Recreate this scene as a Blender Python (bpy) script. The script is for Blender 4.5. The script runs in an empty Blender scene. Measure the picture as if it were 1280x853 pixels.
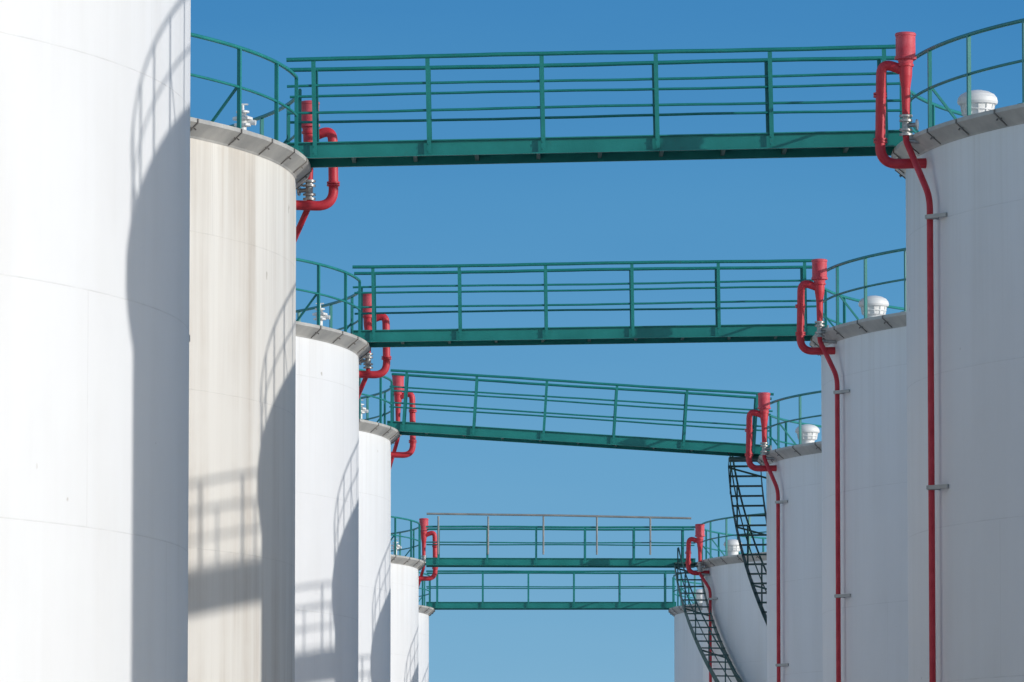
import bpy, math, random
from mathutils import Vector, Matrix
random.seed(4)
scene = bpy.context.scene
R = 10.0           # tank radius (m)

# ------------------------------------------------------------------ materials
def new_mat(name):
    m = bpy.data.materials.new(name); m.use_nodes = True
    nt = m.node_tree
    return m, nt, nt.nodes['Principled BSDF']

def N(nt, t, **kw):
    n = nt.nodes.new(t)
    for k, v in kw.items(): setattr(n, k, v)
    return n

def math_node(nt, op, a, b=None, c=None, clamp=False):
    n = nt.nodes.new('ShaderNodeMath'); n.operation = op; n.use_clamp = clamp
    for i, v in enumerate((a, b, c)):
        if v is None: continue
        if isinstance(v, (int, float)): n.inputs[i].default_value = v
        else: nt.links.new(v, n.inputs[i])
    return n.outputs[0]

def mixc(nt, fac, a, b):
    n = nt.nodes.new('ShaderNodeMix'); n.data_type = 'RGBA'
    if isinstance(fac, (int, float)): n.inputs[0].default_value = fac
    else: nt.links.new(fac, n.inputs[0])
    for idx, v in ((6, a), (7, b)):
        if isinstance(v, tuple): n.inputs[idx].default_value = v + (1,) if len(v) == 3 else v
        else: nt.links.new(v, n.inputs[idx])
    return n.outputs[2]

def noise(nt, vec, scale, detail=4, rough=0.55, stretch=(1, 1, 1), off=(0, 0, 0)):
    mp = N(nt, 'ShaderNodeMapping'); mp.inputs['Scale'].default_value = stretch
    mp.inputs['Location'].default_value = off
    nt.links.new(vec, mp.inputs['Vector'])
    n = N(nt, 'ShaderNodeTexNoise'); n.inputs['Scale'].default_value = scale
    n.inputs['Detail'].default_value = detail; n.inputs['Roughness'].default_value = rough
    nt.links.new(mp.outputs[0], n.inputs['Vector'])
    return n.outputs['Fac']

def ramp(nt, v, lo, hi):
    n = N(nt, 'ShaderNodeMapRange'); n.inputs[1].default_value = lo; n.inputs[2].default_value = hi
    nt.links.new(v, n.inputs[0]); return n.outputs[0]

def tank_paint(name, base, stain, amount, seed):
    m, nt, bs = new_mat(name)
    tc = N(nt, 'ShaderNodeTexCoord'); vec = tc.outputs['Object']
    o = (seed * 7.3, seed * 3.1, seed * 1.7)
    streak = noise(nt, vec, 1.0, 5, 0.6, (1.7, 1.7, 0.09), o)
    fine = noise(nt, vec, 1.0, 4, 0.6, (9, 9, 0.3), o)
    cloud = noise(nt, vec, 0.45, 5, 0.6, (1, 1, 1), o)
    s = ramp(nt, streak, 0.42, 0.72); f = ramp(nt, fine, 0.5, 0.8)
    both = math_node(nt, 'MULTIPLY_ADD', f, 0.4, s)
    cl = ramp(nt, cloud, 0.35, 0.7)
    fac = math_node(nt, 'MULTIPLY', both, math_node(nt, 'MULTIPLY_ADD', cl, 0.9, 0.25))
    fac = math_node(nt, 'MULTIPLY', fac, amount, clamp=True)
    col = mixc(nt, fac, base, stain)
    # broad uneven re-painting patches
    patch = ramp(nt, noise(nt, vec, 0.7, 6, 0.65, (1, 1, 0.6), (o[1], o[2], o[0])), 0.4, 0.65)
    col = mixc(nt, math_node(nt, 'MULTIPLY', patch, 0.11), col, (0.62, 0.61, 0.60))
    sep = N(nt, 'ShaderNodeSeparateXYZ'); nt.links.new(vec, sep.inputs[0])
    x, y, z = sep.outputs
    # run-off dirt just beneath the rim
    fine2 = ramp(nt, noise(nt, vec, 1.0, 3, 0.6, (4, 4, 0.12), (o[2], o[0], 3.0)), 0.48, 0.72)
    topm = ramp(nt, z, 8.0, 11.4)
    col = mixc(nt, math_node(nt, 'MULTIPLY', math_node(nt, 'MULTIPLY', fine2, topm), 0.10 + amount * 0.3), col, (0.44, 0.39, 0.33))
    # weld seams
    zc = math_node(nt, 'DIVIDE', math_node(nt, 'ADD', z, 0.05 + seed * 0.13), 1.96)
    zf = math_node(nt, 'ABSOLUTE', math_node(nt, 'SUBTRACT', math_node(nt, 'FRACT', zc), 0.5))
    hs = math_node(nt, 'SUBTRACT', 1.0, math_node(nt, 'DIVIDE', zf, 0.0042), clamp=True)
    ang = math_node(nt, 'ARCTAN2', y, x)
    row = math_node(nt, 'MULTIPLY', math_node(nt, 'FLOOR', math_node(nt, 'ADD', zc, 0.5)), 0.37)
    af = math_node(nt, 'ABSOLUTE', math_node(nt, 'SUBTRACT', math_node(nt, 'FRACT',
         math_node(nt, 'ADD', math_node(nt, 'MULTIPLY', ang, 10.0 / 5.9), row)), 0.5))
    vs = math_node(nt, 'SUBTRACT', 1.0, math_node(nt, 'DIVIDE', af, 0.0014), clamp=True)
    seam = math_node(nt, 'MAXIMUM', hs, vs)
    brk = ramp(nt, noise(nt, vec, 3.0, 2), 0.3, 0.7)
    seamc = math_node(nt, 'MULTIPLY', seam, math_node(nt, 'MULTIPLY_ADD', brk, 0.24, 0.05))
    col = mixc(nt, seamc, col, (0.30, 0.28, 0.25))
    sp = ramp(nt, noise(nt, vec, 3.3, 2, 0.5, (1, 1, 1), o), 0.765, 0.785)
    col = mixc(nt, math_node(nt, 'MULTIPLY', sp, 0.5), col, (0.33, 0.27, 0.2))
    nt.links.new(col, bs.inputs['Base Color'])
    bs.inputs['Roughness'].default_value = 0.5
    bs.inputs['Specular IOR Level'].default_value = 0.3
    wav = noise(nt, vec, 0.8, 2, 0.5, (1, 1, 0.6), o)
    h = math_node(nt, 'ADD', math_node(nt, 'MULTIPLY', wav, 0.022), math_node(nt, 'MULTIPLY', seam, 0.003))
    h = math_node(nt, 'MULTIPLY_ADD', noise(nt, vec, 14, 3), 0.0012, h)
    bp = N(nt, 'ShaderNodeBump'); bp.inputs['Strength'].default_value = 0.55; bp.inputs['Distance'].default_value = 1.0
    nt.links.new(h, bp.inputs['Height']); nt.links.new(bp.outputs[0], bs.inputs['Normal'])
    return m

def simple_paint(name, c1, c2, rough=0.45, scale=3.0, metallic=0.0, stretch=(1, 1, 1), lo=0.35, hi=0.7, rust=None):
    m, nt, bs = new_mat(name)
    tc = N(nt, 'ShaderNodeTexCoord'); vec = tc.outputs['Object']
    f = ramp(nt, noise(nt, vec, scale, 5, 0.6, stretch), lo, hi)
    col = mixc(nt, f, c1, c2)
    if rust:
        r = ramp(nt, noise(nt, vec, 6, 6, 0.7), 0.62, 0.7)
        col = mixc(nt, math_node(nt, 'MULTIPLY', r, 0.6), col, rust)
    nt.links.new(col, bs.inputs['Base Color'])
    bs.inputs['Roughness'].default_value = rough
    bs.inputs['Metallic'].default_value = metallic
    bp = N(nt, 'ShaderNodeBump'); bp.inputs['Strength'].default_value = 0.3; bp.inputs['Distance'].default_value = 0.004
    nt.links.new(noise(nt, vec, 40, 3), bp.inputs['Height']); nt.links.new(bp.outputs[0], bs.inputs['Normal'])
    return m

M_white = [tank_paint('white_tank_paint_%d' % i, (0.835, 0.84, 0.845), (0.68, 0.66, 0.63), 0.3, i) for i in range(3)]
M_cream = tank_paint('weathered_cream_tank_paint', (0.79, 0.76, 0.70), (0.52, 0.45, 0.37), 0.95, 5)
M_green = simple_paint('green_steel_paint', (0.005, 0.185, 0.17), (0.012, 0.24, 0.22), 0.42, 2.0, rust=(0.03, 0.14, 0.13))
M_red = simple_paint('red_pipe_paint', (0.55, 0.022, 0.038), (0.66, 0.05, 0.07), 0.5, 5.0)
M_redf = simple_paint('faded_red_paint', (0.57, 0.045, 0.07), (0.68, 0.12, 0.15), 0.6, 7.0)
M_galv = simple_paint('galvanised_steel', (0.38, 0.375, 0.36), (0.60, 0.58, 0.54), 0.55, 1.6, 0.1, (1, 1, 0.4))
M_rail = simple_paint('dull_galvanised_rail', (0.22, 0.23, 0.23), (0.33, 0.33, 0.32), 0.6, 4)
M_joint = simple_paint('rim_joint_steel', (0.16, 0.15, 0.14), (0.26, 0.24, 0.22), 0.6, 3)
M_roof = simple_paint('roof_paint', (0.62, 0.62, 0.6), (0.7, 0.7, 0.68), 0.6, 0.7)
M_vent = simple_paint('white_vent_paint', (0.74, 0.74, 0.73), (0.84, 0.84, 0.83), 0.45, 5)
M_valve = simple_paint('valve_steel', (0.30, 0.30, 0.30), (0.55, 0.54, 0.52), 0.4, 20, 0.5)
M_deck = simple_paint('deck_plate', (0.02, 0.09, 0.08), (0.035, 0.12, 0.105), 0.6, 6)
M_stair = simple_paint('dark_green_stair_paint', (0.02, 0.075, 0.072), (0.04, 0.11, 0.105), 0.55, 5)

# ------------------------------------------------------------------ mesh helper
class B:
    def __init__(s): s.v = []; s.f = []; s.sm = []
    def add(s, vs, fs, smooth=False):
        o = len(s.v); s.v += [tuple(v) for v in vs]
        s.f += [tuple(i + o for i in f) for f in fs]; s.sm += [smooth] * len(fs)
    def beam(s, p0, p1, w, h, up=(0, 0, 1)):
        p0 = Vector(p0); p1 = Vector(p1); d = (p1 - p0).normalized(); up = Vector(up)
        side = d.cross(up)
        if side.length < 1e-4: side = d.cross(Vector((1, 0, 0)))
        side.normalize(); u = side.cross(d).normalized()
        a = side * w / 2; b = u * h / 2
        vs = [p + x for p in (p0, p1) for x in (-a - b, a - b, a + b, -a + b)]
        s.add(vs, [(3, 2, 1, 0), (4, 5, 6, 7), (0, 1, 5, 4), (1, 2, 6, 5), (2, 3, 7, 6), (3, 0, 4, 7)])
    def tube(s, pts, r, n=10, closed=False):
        pts = [Vector(p) for p in pts]; L = len(pts)
        rs = r if isinstance(r, (list, tuple)) else [r] * L
        T = []
        for i in range(L):
            if closed: t = pts[(i + 1) % L] - pts[i - 1]
            elif i == 0: t = pts[1] - pts[0]
            elif i == L - 1: t = pts[-1] - pts[-2]
            else: t = (pts[i + 1] - pts[i]).normalized() + (pts[i] - pts[i - 1]).normalized()
            T.append(t.normalized())
        ref = Vector((0, 0, 1)) if abs(T[0].z) < 0.9 else Vector((1, 0, 0))
        a = T[0].cross(ref).normalized(); vs = []
        for i in range(L):
            a = (a - T[i] * a.dot(T[i])).normalized(); b = T[i].cross(a)
            for k in range(n):
                q = 2 * math.pi * k / n
                vs.append(pts[i] + (a * math.cos(q) + b * math.sin(q)) * rs[i])
        fs = []
        for i in range(L if closed else L - 1):
            j = (i + 1) % L
            for k in range(n):
                k2 = (k + 1) % n
                fs.append((i * n + k, i * n + k2, j * n + k2, j * n + k))
        s.add(vs, fs, True)
        if not closed:
            s.add(vs[:n], [tuple(reversed(range(n)))]); s.add(vs[-n:], [tuple(range(n))])
    def lathe(s, prof, n=64, c=(0, 0, 0), smooth=True):
        for (r0, z0), (r1, z1) in zip(prof[:-1], prof[1:]):
            vs = []; fs = []
            for k in range(n):
                q = 2 * math.pi * k / n; cc, ss = math.cos(q), math.sin(q)
                vs += [(c[0] + r0 * cc, c[1] + r0 * ss, c[2] + z0), (c[0] + r1 * cc, c[1] + r1 * ss, c[2] + z1)]
            for k in range(n):
                j = (k + 1) % n
                fs.append((2 * k, 2 * j, 2 * j + 1, 2 * k + 1))
            s.add(vs, fs, smooth)
    def obj(s, name, mat, parent=None, loc=(0, 0, 0)):
        me = bpy.data.meshes.new(name); me.from_pydata(s.v, [], s.f); me.validate(); me.update()
        me.polygons.foreach_set('use_smooth', s.sm[:len(me.polygons)])
        me.materials.append(mat)
        o = bpy.data.objects.new(name, me); scene.collection.objects.link(o)
        if parent: o.parent = parent
        else: o.location = loc
        return o

def empty(name, loc=(0, 0, 0)):
    e = bpy.data.objects.new(name, None); e.location = loc
    scene.collection.objects.link(e); e.empty_display_size = 0.5
    return e

def fillet(pts, r, n=7):
    pts = [Vector(p) for p in pts]; out = [pts[0]]
    for i in range(1, len(pts) - 1):
        p, a, b = pts[i], pts[i - 1], pts[i + 1]
        da, db = (a - p), (b - p)
        rr = min(r, da.length * 0.49, db.length * 0.49)
        s0 = p + da.normalized() * rr; s1 = p + db.normalized() * rr
        for k in range(n + 1):
            t = k / n
            out.append(s0 * (1 - t) ** 2 + p * 2 * t * (1 - t) + s1 * t * t)
    out.append(pts[-1]); return out

# ------------------------------------------------------------------ storage tank
FH = 0.19      # rim flange height
def storage_tank(edge, Y, top, side, mat, foam_h=None, vent=True, gaps=()):
    """edge: x of the wall facing the alley, side -1 left row / +1 right row."""
    cx = edge + side * R
    T = empty('storage_tank', (cx, Y, 0))
    b = B(); b.lathe([(R, 0), (R, top - FH)], 320); b.obj('shell', mat, T)
    b = B(); b.lathe([(R + 0.12, 0.02), (R + 0.12, 0.06), (R, 0.06)], 160); b.obj('base_ring', M_galv, T)
    b = B(); b.lathe([(R + 0.003, top - FH - 0.025), (R + 0.02, top - FH), (R + 0.19, top - 0.05), (R + 0.19, top), (R - 0.25, top + 0.002)], 320)
    b.obj('rim_flange', M_galv, T)
    b = B()
    nj = 60
    for k in range(nj):
        q = 2 * math.pi * (k + 0.3 + random.uniform(-0.06, 0.06)) / nj
        c, s_ = math.cos(q), math.sin(q)
        tdir = (-s_, c, 0)
        p0 = Vector(((R + 0.02) * c, (R + 0.02) * s_, top - FH - 0.01)); p1 = Vector(((R + 0.197) * c, (R + 0.197) * s_, top - 0.05))
        nrm = (p1 - p0).cross(Vector(tdir)).normalized()
        b.beam(p0, p1, 0.02, 0.014, nrm)
        b.beam(p1 + Vector((0, 0, -0.01)), p1 + Vector((0, 0, 0.045)), 0.026, 0.014, (c, s_, 0))
        for dq in (-0.0045, 0.0045):
            q2 = q + dq
            pm = Vector(((R + 0.12) * math.cos(q2), (R + 0.12) * math.sin(q2), top - 0.115))
            b.beam(pm, pm + Vector((c * 0.02, s_ * 0.02, -0.02)), 0.018, 0.018)
    b.obj('rim_joints', M_joint, T)
    b = B(); b.lathe([(R - 0.25, top + 0.002), (0.4, top + 0.45), (0.001, top + 0.46)], 160); b.obj('roof', M_roof, T)
    # railing around roof edge with openings where bridges land
    b = B(); rr = R + 0.05
    def open_at(q):
        for g in gaps:
            d = (q - g + math.pi) % (2 * math.pi) - math.pi
            if abs(d) * R < 0.52: return True
        return False
    n = 288
    flags = [not open_at(2 * math.pi * k / n) for k in range(n)]
    start = next((k for k in range(n) if not flags[k]), None)
    runs = []
    if start is None: runs = [list(range(n + 1))]
    else:
        cur = []
        for i in range(1, n + 1):
            k = (start + i) % n
            if flags[k]: cur.append(start + i)
            elif cur: runs.append(cur); cur = []
    for run in runs:
        q0 = 2 * math.pi * run[0] / n; q1 = 2 * math.pi * run[-1] / n
        for zz, rad in ((1.06, 0.026), (0.56, 0.019)):
            b.tube([(rr * math.cos(2 * math.pi * k / n), rr * math.sin(2 * math.pi * k / n), top + zz) for k in run], rad, 6)
        m_ = max(1, round((q1 - q0) * R / 1.45))
        for k in range(m_ + 1):
            q = q0 + (q1 - q0) * k / m_
            c, s_ = math.cos(q), math.sin(q)
            b.beam((rr * c, rr * s_, top - 0.02), (rr * c, rr * s_, top + 1.05), 0.045, 0.045, (c, s_, 0))
            b.beam(((rr - 0.1) * c, (rr - 0.1) * s_, top + 0.012), ((rr + 0.07) * c, (rr + 0.07) * s_, top + 0.012), 0.12, 0.02)
            if k % 3 == 1:   # raking stay
                b.beam((rr * c, rr * s_, top + 0.6), ((rr - 0.45) * c, (rr - 0.45) * s_, top + 0.04), 0.03, 0.03)
    b.obj('roof_railing', M_green, T)
    if vent:
        V = B(); ex = -side
        if side > 0:
            c = (ex * 9.2, -1.8, top)
            V.lathe([(0.15, 0), (0.15, 0.22), (0.19, 0.25), (0.21, 0.38), (0.25, 0.39), (0.262, 0.42), (0.25, 0.47), (0.215, 0.515), (0.15, 0.55), (0.07, 0.57), (0.001, 0.575)], 36, c)
            for k in range(12):
                q = 2 * math.pi * k / 12
                V.beam((c[0] + .193 * math.cos(q), c[1] + .193 * math.sin(q), top + .25), (c[0] + .215 * math.cos(q), c[1] + .215 * math.sin(q), top + .38), 0.018, 0.018)
            V.tube([(c[0] + .205 * math.cos(a), c[1] + .205 * math.sin(a), top + .315) for a in [i * math.pi / 16 for i in range(32)]], 0.012, 6, True)
        else:
            c = (ex * 9.38, -1.8, top)
            V.lathe([(0.05, 0), (0.05, 0.28), (0.11, 0.28), (0.11, 0.31), (0.06, 0.31), (0.075, 0.36), (0.13, 0.36), (0.13, 0.39), (0.05, 0.42), (0.05, 0.45), (0.085, 0.45), (0.085, 0.475), (0.02, 0.49), (0.018, 0.55), (0.001, 0.55)], 20, c)
            V.tube([(c[0], c[1], top + .34), (c[0] + .17, c[1] - .03, top + .32)], 0.035, 10)
            V.tube([(c[0] - .07, c[1], top + .56), (c[0] + .07, c[1], top + .56)], 0.012, 6)
        V.obj('roof_vent', M_vent, T)
        V = B(); V.lathe([(0.3, 0.02), (0.3, 0.3), (0.36, 0.3), (0.36, 0.34), (0.001, 0.34)], 28, (ex * 6.0, 4.0, top + 0.12)); V.obj('roof_hatch', M_vent, T)
    if foam_h is not None: foam_system(edge, Y, top, side, foam_h)
    return T

# ------------------------------------------------------------------ red foam piping
def foam_system(edge, Y, top, side, h):
    E = empty('foam_pipe', (edge, Y, top))
    er = Vector((-side, 0, 0)); et = Vector((0, -side, 0))
    P = lambda u, w, z: er * u + et * w + Vector((0, 0, z))
    cu, cw = 0.12, 1.8
    c = P(cu, cw, 0)
    b = B()
    b.lathe([(0.001, h + 0.004), (0.09, h), (0.125, h - 0.008), (0.135, h - 0.02), (0.135, h - 0.045), (0.127, h - 0.05), (0.127, h - 0.31), (0.14, h - 0.315), (0.14, h - 0.35), (0.10, h - 0.36), (0.088, h - 0.42)], 28, c)
    b.obj('foam_chamber', M_redf, E)
    b = B()
    b.lathe([(0.088, h - 0.42), (0.082, h - 0.56), (0.058, h - 0.72), (0.048, h - 1.08)], 24, c)
    b.lathe([(0.086, h - 0.41), (0.105, h - 0.41), (0.105, h - 0.44), (0.086, h - 0.44)], 24, c)
    loop = fillet([P(cu, cw, h - 0.50), P(0.43, cw - 0.05, h - 0.38), P(0.45, cw - 0.1, -0.37), P(-0.25, cw - 0.15, -0.35)], 0.24, 9)
    b.tube(loop, 0.066, 16)
    for zz in (h - 0.78, h - 0.815, -0.05, -0.085):
        b.tube([P(0.443, cw - 0.1, zz - 0.012), P(0.443, cw - 0.1, zz + 0.012)], 0.088, 18)
    z1 = h - 1.34
    wall = lambda w: math.sqrt(R * R - w * w) - R
    rw = 2.3; ru = wall(rw) + 0.12
    ris = fillet([P(cu, cw, z1 + 0.05), P(cu, cw, z1 - 0.06), P(ru, rw, -0.86), P(ru, rw, -top + 0.02)], 0.16, 6)
    b.tube(ris, 0.042, 14)
    b.obj('red_pipework', M_red, E)
    b = B()
    for zz in (h - 1.08, h - 1.14, h - 1.26, h - 1.32):
        b.tube([c + Vector((0, 0, zz - 0.014)), c + Vector((0, 0, zz + 0.014))], 0.085, 16)
    b.tube([c + Vector((0, 0, h - 1.08)), c + Vector((0, 0, h - 1.33))], 0.05, 12)
    b.tube([c + Vector((0, 0, h - 1.2)), c - P(0.13, -0.05, 0) + Vector((0, 0, h - 1.2))], 0.03, 8)
    b.tube([c + P(-0.13, 0.05, h - 1.2), c + P(-0.15, 0.055, h - 1.2)], 0.07, 14)
    b.tube([c + Vector((0, 0, h - 1.4)), P(wall(cw) - 0.02, cw, h - 1.42)], 0.03, 10)
    b.obj('valve', M_valve, E)
    b = B()
    for k in range(3):
        zz = -1.12 - 3.45 * k
        if side > 0:
            b.beam(P(ru + 0.03, rw + 0.07, zz), P(wall(rw + .3), rw + 0.32, zz), 0.05, 0.05)
            b.beam(P(ru - 0.12, rw - 0.06, zz), P(ru + 0.06, rw + 0.06, zz), 0.03, 0.05)
        else:
            b.beam(P(ru, rw + 0.02, zz), P(ru - 0.14, rw + 0.02, zz), 0.05, 0.05)
        b.tube([P(ru, rw, zz - 0.03), P(ru, rw, zz + 0.03)], 0.052, 14)
    b.obj('pipe_bracket', M_galv, E)
    return E

# ------------------------------------------------------------------ walkway bridge
def walkway(p0, p1, width=1.0, levels=(1.3, 0.95, 0.60), posts=5, tall_rail=False, inset=0.35):
    p0 = Vector(p0); p1 = Vector(p1)
    E = empty('steel_footbridge', p0)
    d = p1 - p0; L = d.length; d.normalize()
    up = Vector((0, 0, 1)); side = d.cross(up).normalized(); up = side.cross(d).normalized()
    P = lambda s, w, z: d * s + side * w + up * z
    hw = width / 2; fh = 0.21
    b = B()
    for sg in (-1, 1):
        b.beam(P(0, sg * hw, fh / 2), P(L, sg * hw, fh / 2), 0.012, fh - 0.03, up)
        b.beam(P(0, sg * (hw + 0.02), fh - 0.0075), P(L, sg * (hw + 0.02), fh - 0.0075), 0.052, 0.015, up)
        b.beam(P(0, sg * (hw + 0.02), 0.0075), P(L, sg * (hw + 0.02), 0.0075), 0.052, 0.015, up)
    b.obj('side_channels', M_green, E)
    b = B()
    n = max(2, int(L / 0.75))
    for i in range(n + 1):
        s = 0.03 + (L - 0.06) * i / n
        b.beam(P(s, -hw + 0.008, 0.09), P(s, hw - 0.008, 0.09), 0.05, 0.10, up)
    for w in (-0.2, 0.2):
        b.beam(P(0.01, w, 0.125), P(L - 0.01, w, 0.125), 0.04, 0.05, up)
    b.beam(P(0, 0, 0.165), P(L, 0, 0.165), width - 0.02, 0.02, up)
    b.obj('deck', M_deck, E)
    b = B()
    xs = [inset + (L - 2 * inset) * i / (posts - 1) for i in range(posts)]
    for sg in (-1, 1):
        w = sg * (hw + 0.056)
        for s in xs:
            b.beam(P(s, w, 0.03), P(s, w, levels[0] - 0.01), 0.055, 0.012, side)
            b.beam(P(s + 0.022, w - sg * 0.03, fh + 0.002), P(s + 0.022, w - sg * 0.03, levels[0] - 0.012), 0.012, 0.05, side)
            for zb in (0.06, 0.15):
                b.tube([P(s - 0.008, w + sg * 0.004, zb), P(s - 0.008, w + sg * 0.022, zb)], 0.012, 6)
        for i, z in enumerate(levels):
            rad = 0.028 if i == 0 else 0.018
            off = 0 if i == 0 else sg * -0.03
            m_ = 24
            ph = random.uniform(0, 6)
            b.tube([P(L * k / m_, w + off, z + 0.006 * math.sin(k * 0.35 + ph) + 0.0015 * math.sin(k * 1.9 + ph)) for k in range(m_ + 1)], rad, 8)
    b.obj('handrails', M_green, E)
    if tall_rail:
        b = B(); w = hw + 0.13
        sgn = 1 if side.y < 0 else -1
        b.tube([P(0.02, sgn * w, 1.44), P(L * 0.5, sgn * w, 1.40), P(L - 0.12, sgn * w, 1.33)], 0.03, 8)
        for s in (0.35, 1.75, 3.3, 4.8, 6.3, 7.6):
            if s < L: b.tube([P(s, sgn * w, 0.3), P(s, sgn * w, 1.37)], 0.026, 8)
            if s < L: b.beam(P(s, sgn * (hw + .02), 0.32), P(s, sgn * (w + .02), 0.32), 0.03, 0.03)
        b.obj('galvanised_rail', M_rail, E)
    return E

# ------------------------------------------------------------------ spiral stair round a tank
def spiral_stair(edge, Y, top, side, tdir, w0=0.6):
    cx = edge + side * R
    E = empty('spiral_staircase', (cx, Y, 0))
    base = math.pi if side > 0 else 0.0
    sgn = tdir * (-1 if side > 0 else 1)
    A = lambda arc: base + sgn * arc / R
    def P(arc, r, z): return Vector((r * math.cos(A(arc)), r * math.sin(A(arc)), z))
    r0, r1 = R + 0.14, R + 0.82
    rise, run = 0.2, 0.222
    n = int((top - 0.2) / rise)
    b = B()
    def slab(a, da, z, t):
        q = [P(a, r0, z), P(a, r1, z), P(a + da, r1, z), P(a + da, r0, z)]
        q2 = [v + Vector((0, 0, t)) for v in q]
        b.add(q + q2, [(3, 2, 1, 0), (4, 5, 6, 7), (0, 1, 5, 4), (1, 2, 6, 5), (2, 3, 7, 6), (3, 0, 4, 7)])
    for k in range(4): slab(w0 - 1.0 + k * 0.25, 0.24, top - 0.05, 0.04)
    for k in range(n):
        a = w0 + k * run; z = top - 0.05 - (k + 0.5) * rise
        slab(a, run * 1.02, z, 0.03)
        if k % 6 == 0:
            b.beam(P(a, R, z - 0.25), P(a, r1, z - 0.02), 0.04, 0.04)
    b.obj('treads', M_stair, E)
    b = B()
    for r in (r0 - 0.01, r1 + 0.01):
        for k in range(n):
            b.beam(P(w0 + k * run, r, top - 0.1 - k * rise), P(w0 + (k + 1) * run, r, top - 0.1 - (k + 1) * rise), 0.012, 0.16)
    for zz, rad in ((0.95, 0.022), (0.5, 0.015)):
        b.tube([P(w0 + k * run, r1, top + zz - k * rise) for k in range(3, n + 1)], rad, 8)
    for k in range(3, n, 4):
        b.beam(P(w0 + k * run, r1 + .02, top - 0.1 - k * rise), P(w0 + k * run, r1 + .02, top + 0.95 - k * rise), 0.035, 0.035)
    b.obj('stringers_and_handrail', M_stair, E)

# ------------------------------------------------------------------ layout (metres)
Ys = [56.1, 83.3, 110.3, 137.6, 180.0, 208.0]
LE = [(-2.91, 11.50), (-2.916, 11.45), (-2.76, 11.45), (-2.75, 11.98), (-2.81, 11.48), (-2.91, 11.48)]
RE = [(5.10, 11.55), (5.09, 11.62), (5.25, 11.57), (5.35, 11.45), (5.18, 11.46), (5.07, 11.48)]
LH = [1.2, 1.06, 1.09, 1.4, 1.36, None]
RH = [1.3, 1.32, 1.2, 1.25, 1.0, None]
LM = [M_white[0], M_cream, M_white[1], M_white[2], M_white[0], M_white[1]]
RM = [M_white[1], M_white[2], M_white[0], M_white[1], M_white[2], M_white[0]]
inrow = [(0, 1), (1, 2), (2, 3), (4, 5)]
for i, Y in enumerate(Ys):
    g = [0.0]
    storage_tank(LE[i][0], Y, LE[i][1], -1, LM[i], LH[i], True, g)
    g = [math.pi]
    if any(a == i for a, b_ in inrow): g.append(math.pi / 2)
    if any(b_ == i for a, b_ in inrow): g.append(-math.pi / 2)
    storage_tank(RE[i][0], Y, RE[i][1], 1, RM[i], RH[i], True, g)
    dz = -0.10 if i == 4 else 0.01
    walkway((LE[i][0] - 0.08 + (0.29 if i == 4 else 0), Y, LE[i][1] + dz), (RE[i][0] + 0.05 - (0.26 if i == 4 else 0), Y, RE[i][1] + dz),
            levels=(1.3, 0.95, 0.60) if i < 4 else ((1.08, 0.64) if i == 4 else (1.2, 0.7)),
            posts=6, tall_rail=(i == 4))
for a, b_ in inrow:
    xa = RE[a][0] + R; xb = RE[b_][0] + R
    walkway((xa, Ys[a] + R - 0.15, RE[a][1] + 0.01), (xb, Ys[b_] - R + 0.15, RE[b_][1] + 0.01), posts=6)
spiral_stair(RE[3][0], Ys[3], RE[3][1], 1, +1, 0.75)
spiral_stair(RE[4][0], Ys[4], RE[4][1], 1, -1, 0.75)

# ------------------------------------------------------------------ ground
g = B(); S = 3000
g.add([(-S, -S, 0), (S, -S, 0), (S, S, 0), (-S, S, 0)], [(0, 1, 2, 3)])
g.obj('ground', simple_paint('pale_concrete_ground', (0.44, 0.425, 0.40), (0.54, 0.52, 0.49), 0.9, 0.5))

# ------------------------------------------------------------------ light
sun_az = math.radians(65.2)     # from -Y towards +X
sun_el = math.radians(16.2)
to_sun = Vector((math.sin(sun_az) * math.cos(sun_el), -math.cos(sun_az) * math.cos(sun_el), math.sin(sun_el)))
sl = bpy.data.lights.new('sun', 'SUN'); sl.energy = 2.7; sl.angle = math.radians(0.5); sl.color = (1.0, 0.965, 0.915)
so = bpy.data.objects.new('sun', sl); so.rotation_euler = (-to_sun).to_track_quat('-Z', 'Y').to_euler()
so.location = (30, -10, 40); scene.collection.objects.link(so)

w = bpy.data.worlds.new('World'); scene.world = w; w.use_nodes = True
nt = w.node_tree; bg = nt.nodes['Background']
STR = 0.15
sky = nt.nodes.new('ShaderNodeTexSky'); sky.sky_type = 'NISHITA'; sky.sun_disc = False
sky.sun_elevation = sun_el; sky.sun_rotation = math.atan2(to_sun.x, to_sun.y)
sky.air_density = 1.0; sky.dust_density = 0.6; sky.ozone_density = 1.2; sky.altitude = 100
tc = nt.nodes.new('ShaderNodeTexCoord')
va = nt.nodes.new('ShaderNodeVectorMath'); va.operation = 'ADD'; va.inputs[1].default_value = (0, 0, 0.05)
vn = nt.nodes.new('ShaderNodeVectorMath'); vn.operation = 'NORMALIZE'
nt.links.new(tc.outputs['Generated'], va.inputs[0]); nt.links.new(va.outputs[0], vn.inputs[0]); nt.links.new(vn.outputs[0], sky.inputs[0])
# clear deep-blue northern quarter of the sky, paler towards the horizon
sp = nt.nodes.new('ShaderNodeSeparateXYZ'); nt.links.new(tc.outputs['Generated'], sp.inputs[0])
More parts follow.
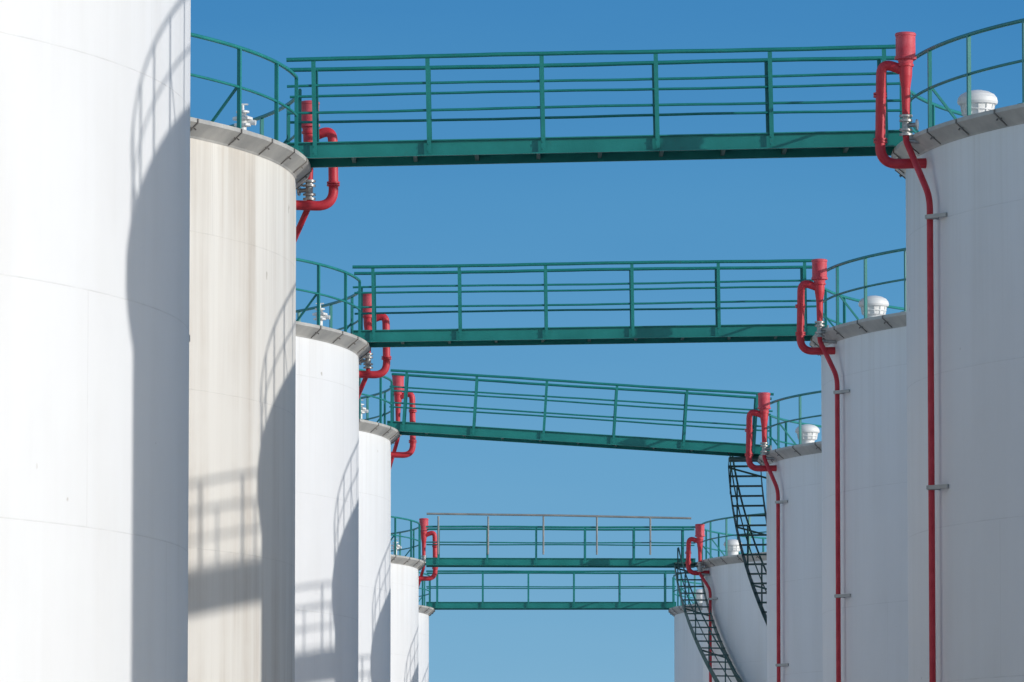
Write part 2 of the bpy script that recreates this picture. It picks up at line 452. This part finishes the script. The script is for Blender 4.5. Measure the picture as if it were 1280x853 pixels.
# faint high haze so the blue is not perfectly even
hz = nt.nodes.new('ShaderNodeTexNoise'); hz.inputs['Scale'].default_value = 7.0; hz.inputs['Detail'].default_value = 5
mpz = nt.nodes.new('ShaderNodeMapping'); mpz.inputs['Scale'].default_value = (1, 1, 5)
nt.links.new(tc.outputs['Generated'], mpz.inputs[0]); nt.links.new(mpz.outputs[0], hz.inputs['Vector'])
hv = math_node(nt, 'MULTIPLY_ADD', math_node(nt, 'SUBTRACT', hz.outputs['Fac'], 0.5), -0.035, sp.outputs[2])
cr = nt.nodes.new('ShaderNodeValToRGB'); cr.color_ramp.interpolation = 'B_SPLINE'
el = cr.color_ramp.elements
stops = [(0.0, (0.25, 0.47, 0.655)), (0.04, (0.175, 0.41, 0.625)), (0.085, (0.095, 0.325, 0.585)), (0.145, (0.03, 0.215, 0.495)), (0.5, (0.02, 0.13, 0.42))]
el[0].position = stops[0][0]; el[0].color = stops[0][1] + (1,)
el[1].position = stops[-1][0]; el[1].color = stops[-1][1] + (1,)
for p_, c_ in stops[1:-1]:
    e = el.new(p_); e.color = c_ + (1,)
nt.links.new(hv, cr.inputs[0])
sc_ = nt.nodes.new('ShaderNodeVectorMath'); sc_.operation = 'SCALE'; sc_.inputs['Scale'].default_value = 1 / STR
nt.links.new(cr.outputs[0], sc_.inputs[0])
mr = nt.nodes.new('ShaderNodeMapRange'); mr.interpolation_type = 'SMOOTHSTEP'
mr.inputs[1].default_value = 0.55; mr.inputs[2].default_value = 0.94; mr.inputs[4].default_value = 0.96
nt.links.new(sp.outputs[1], mr.inputs[0])
mx = nt.nodes.new('ShaderNodeMix'); mx.data_type = 'RGBA'
nt.links.new(mr.outputs[0], mx.inputs[0]); nt.links.new(sky.outputs[0], mx.inputs[6]); nt.links.new(sc_.outputs[0], mx.inputs[7])
nt.links.new(mx.outputs[2], bg.inputs['Color']); bg.inputs['Strength'].default_value = STR

# ------------------------------------------------------------------ camera
cam = bpy.data.cameras.new('camera'); co = bpy.data.objects.new('camera', cam); scene.collection.objects.link(co)
cam.sensor_width = 36; cam.lens = 225; cam.clip_start = 0.5; cam.clip_end = 6000
co.location = (0, 0, 1.7)
co.rotation_euler = (math.radians(90 + 5.093), 0, math.radians(0.0573))
scene.camera = co
scene.view_settings.view_transform = 'Standard'; scene.view_settings.look = 'None'; scene.view_settings.exposure = 0
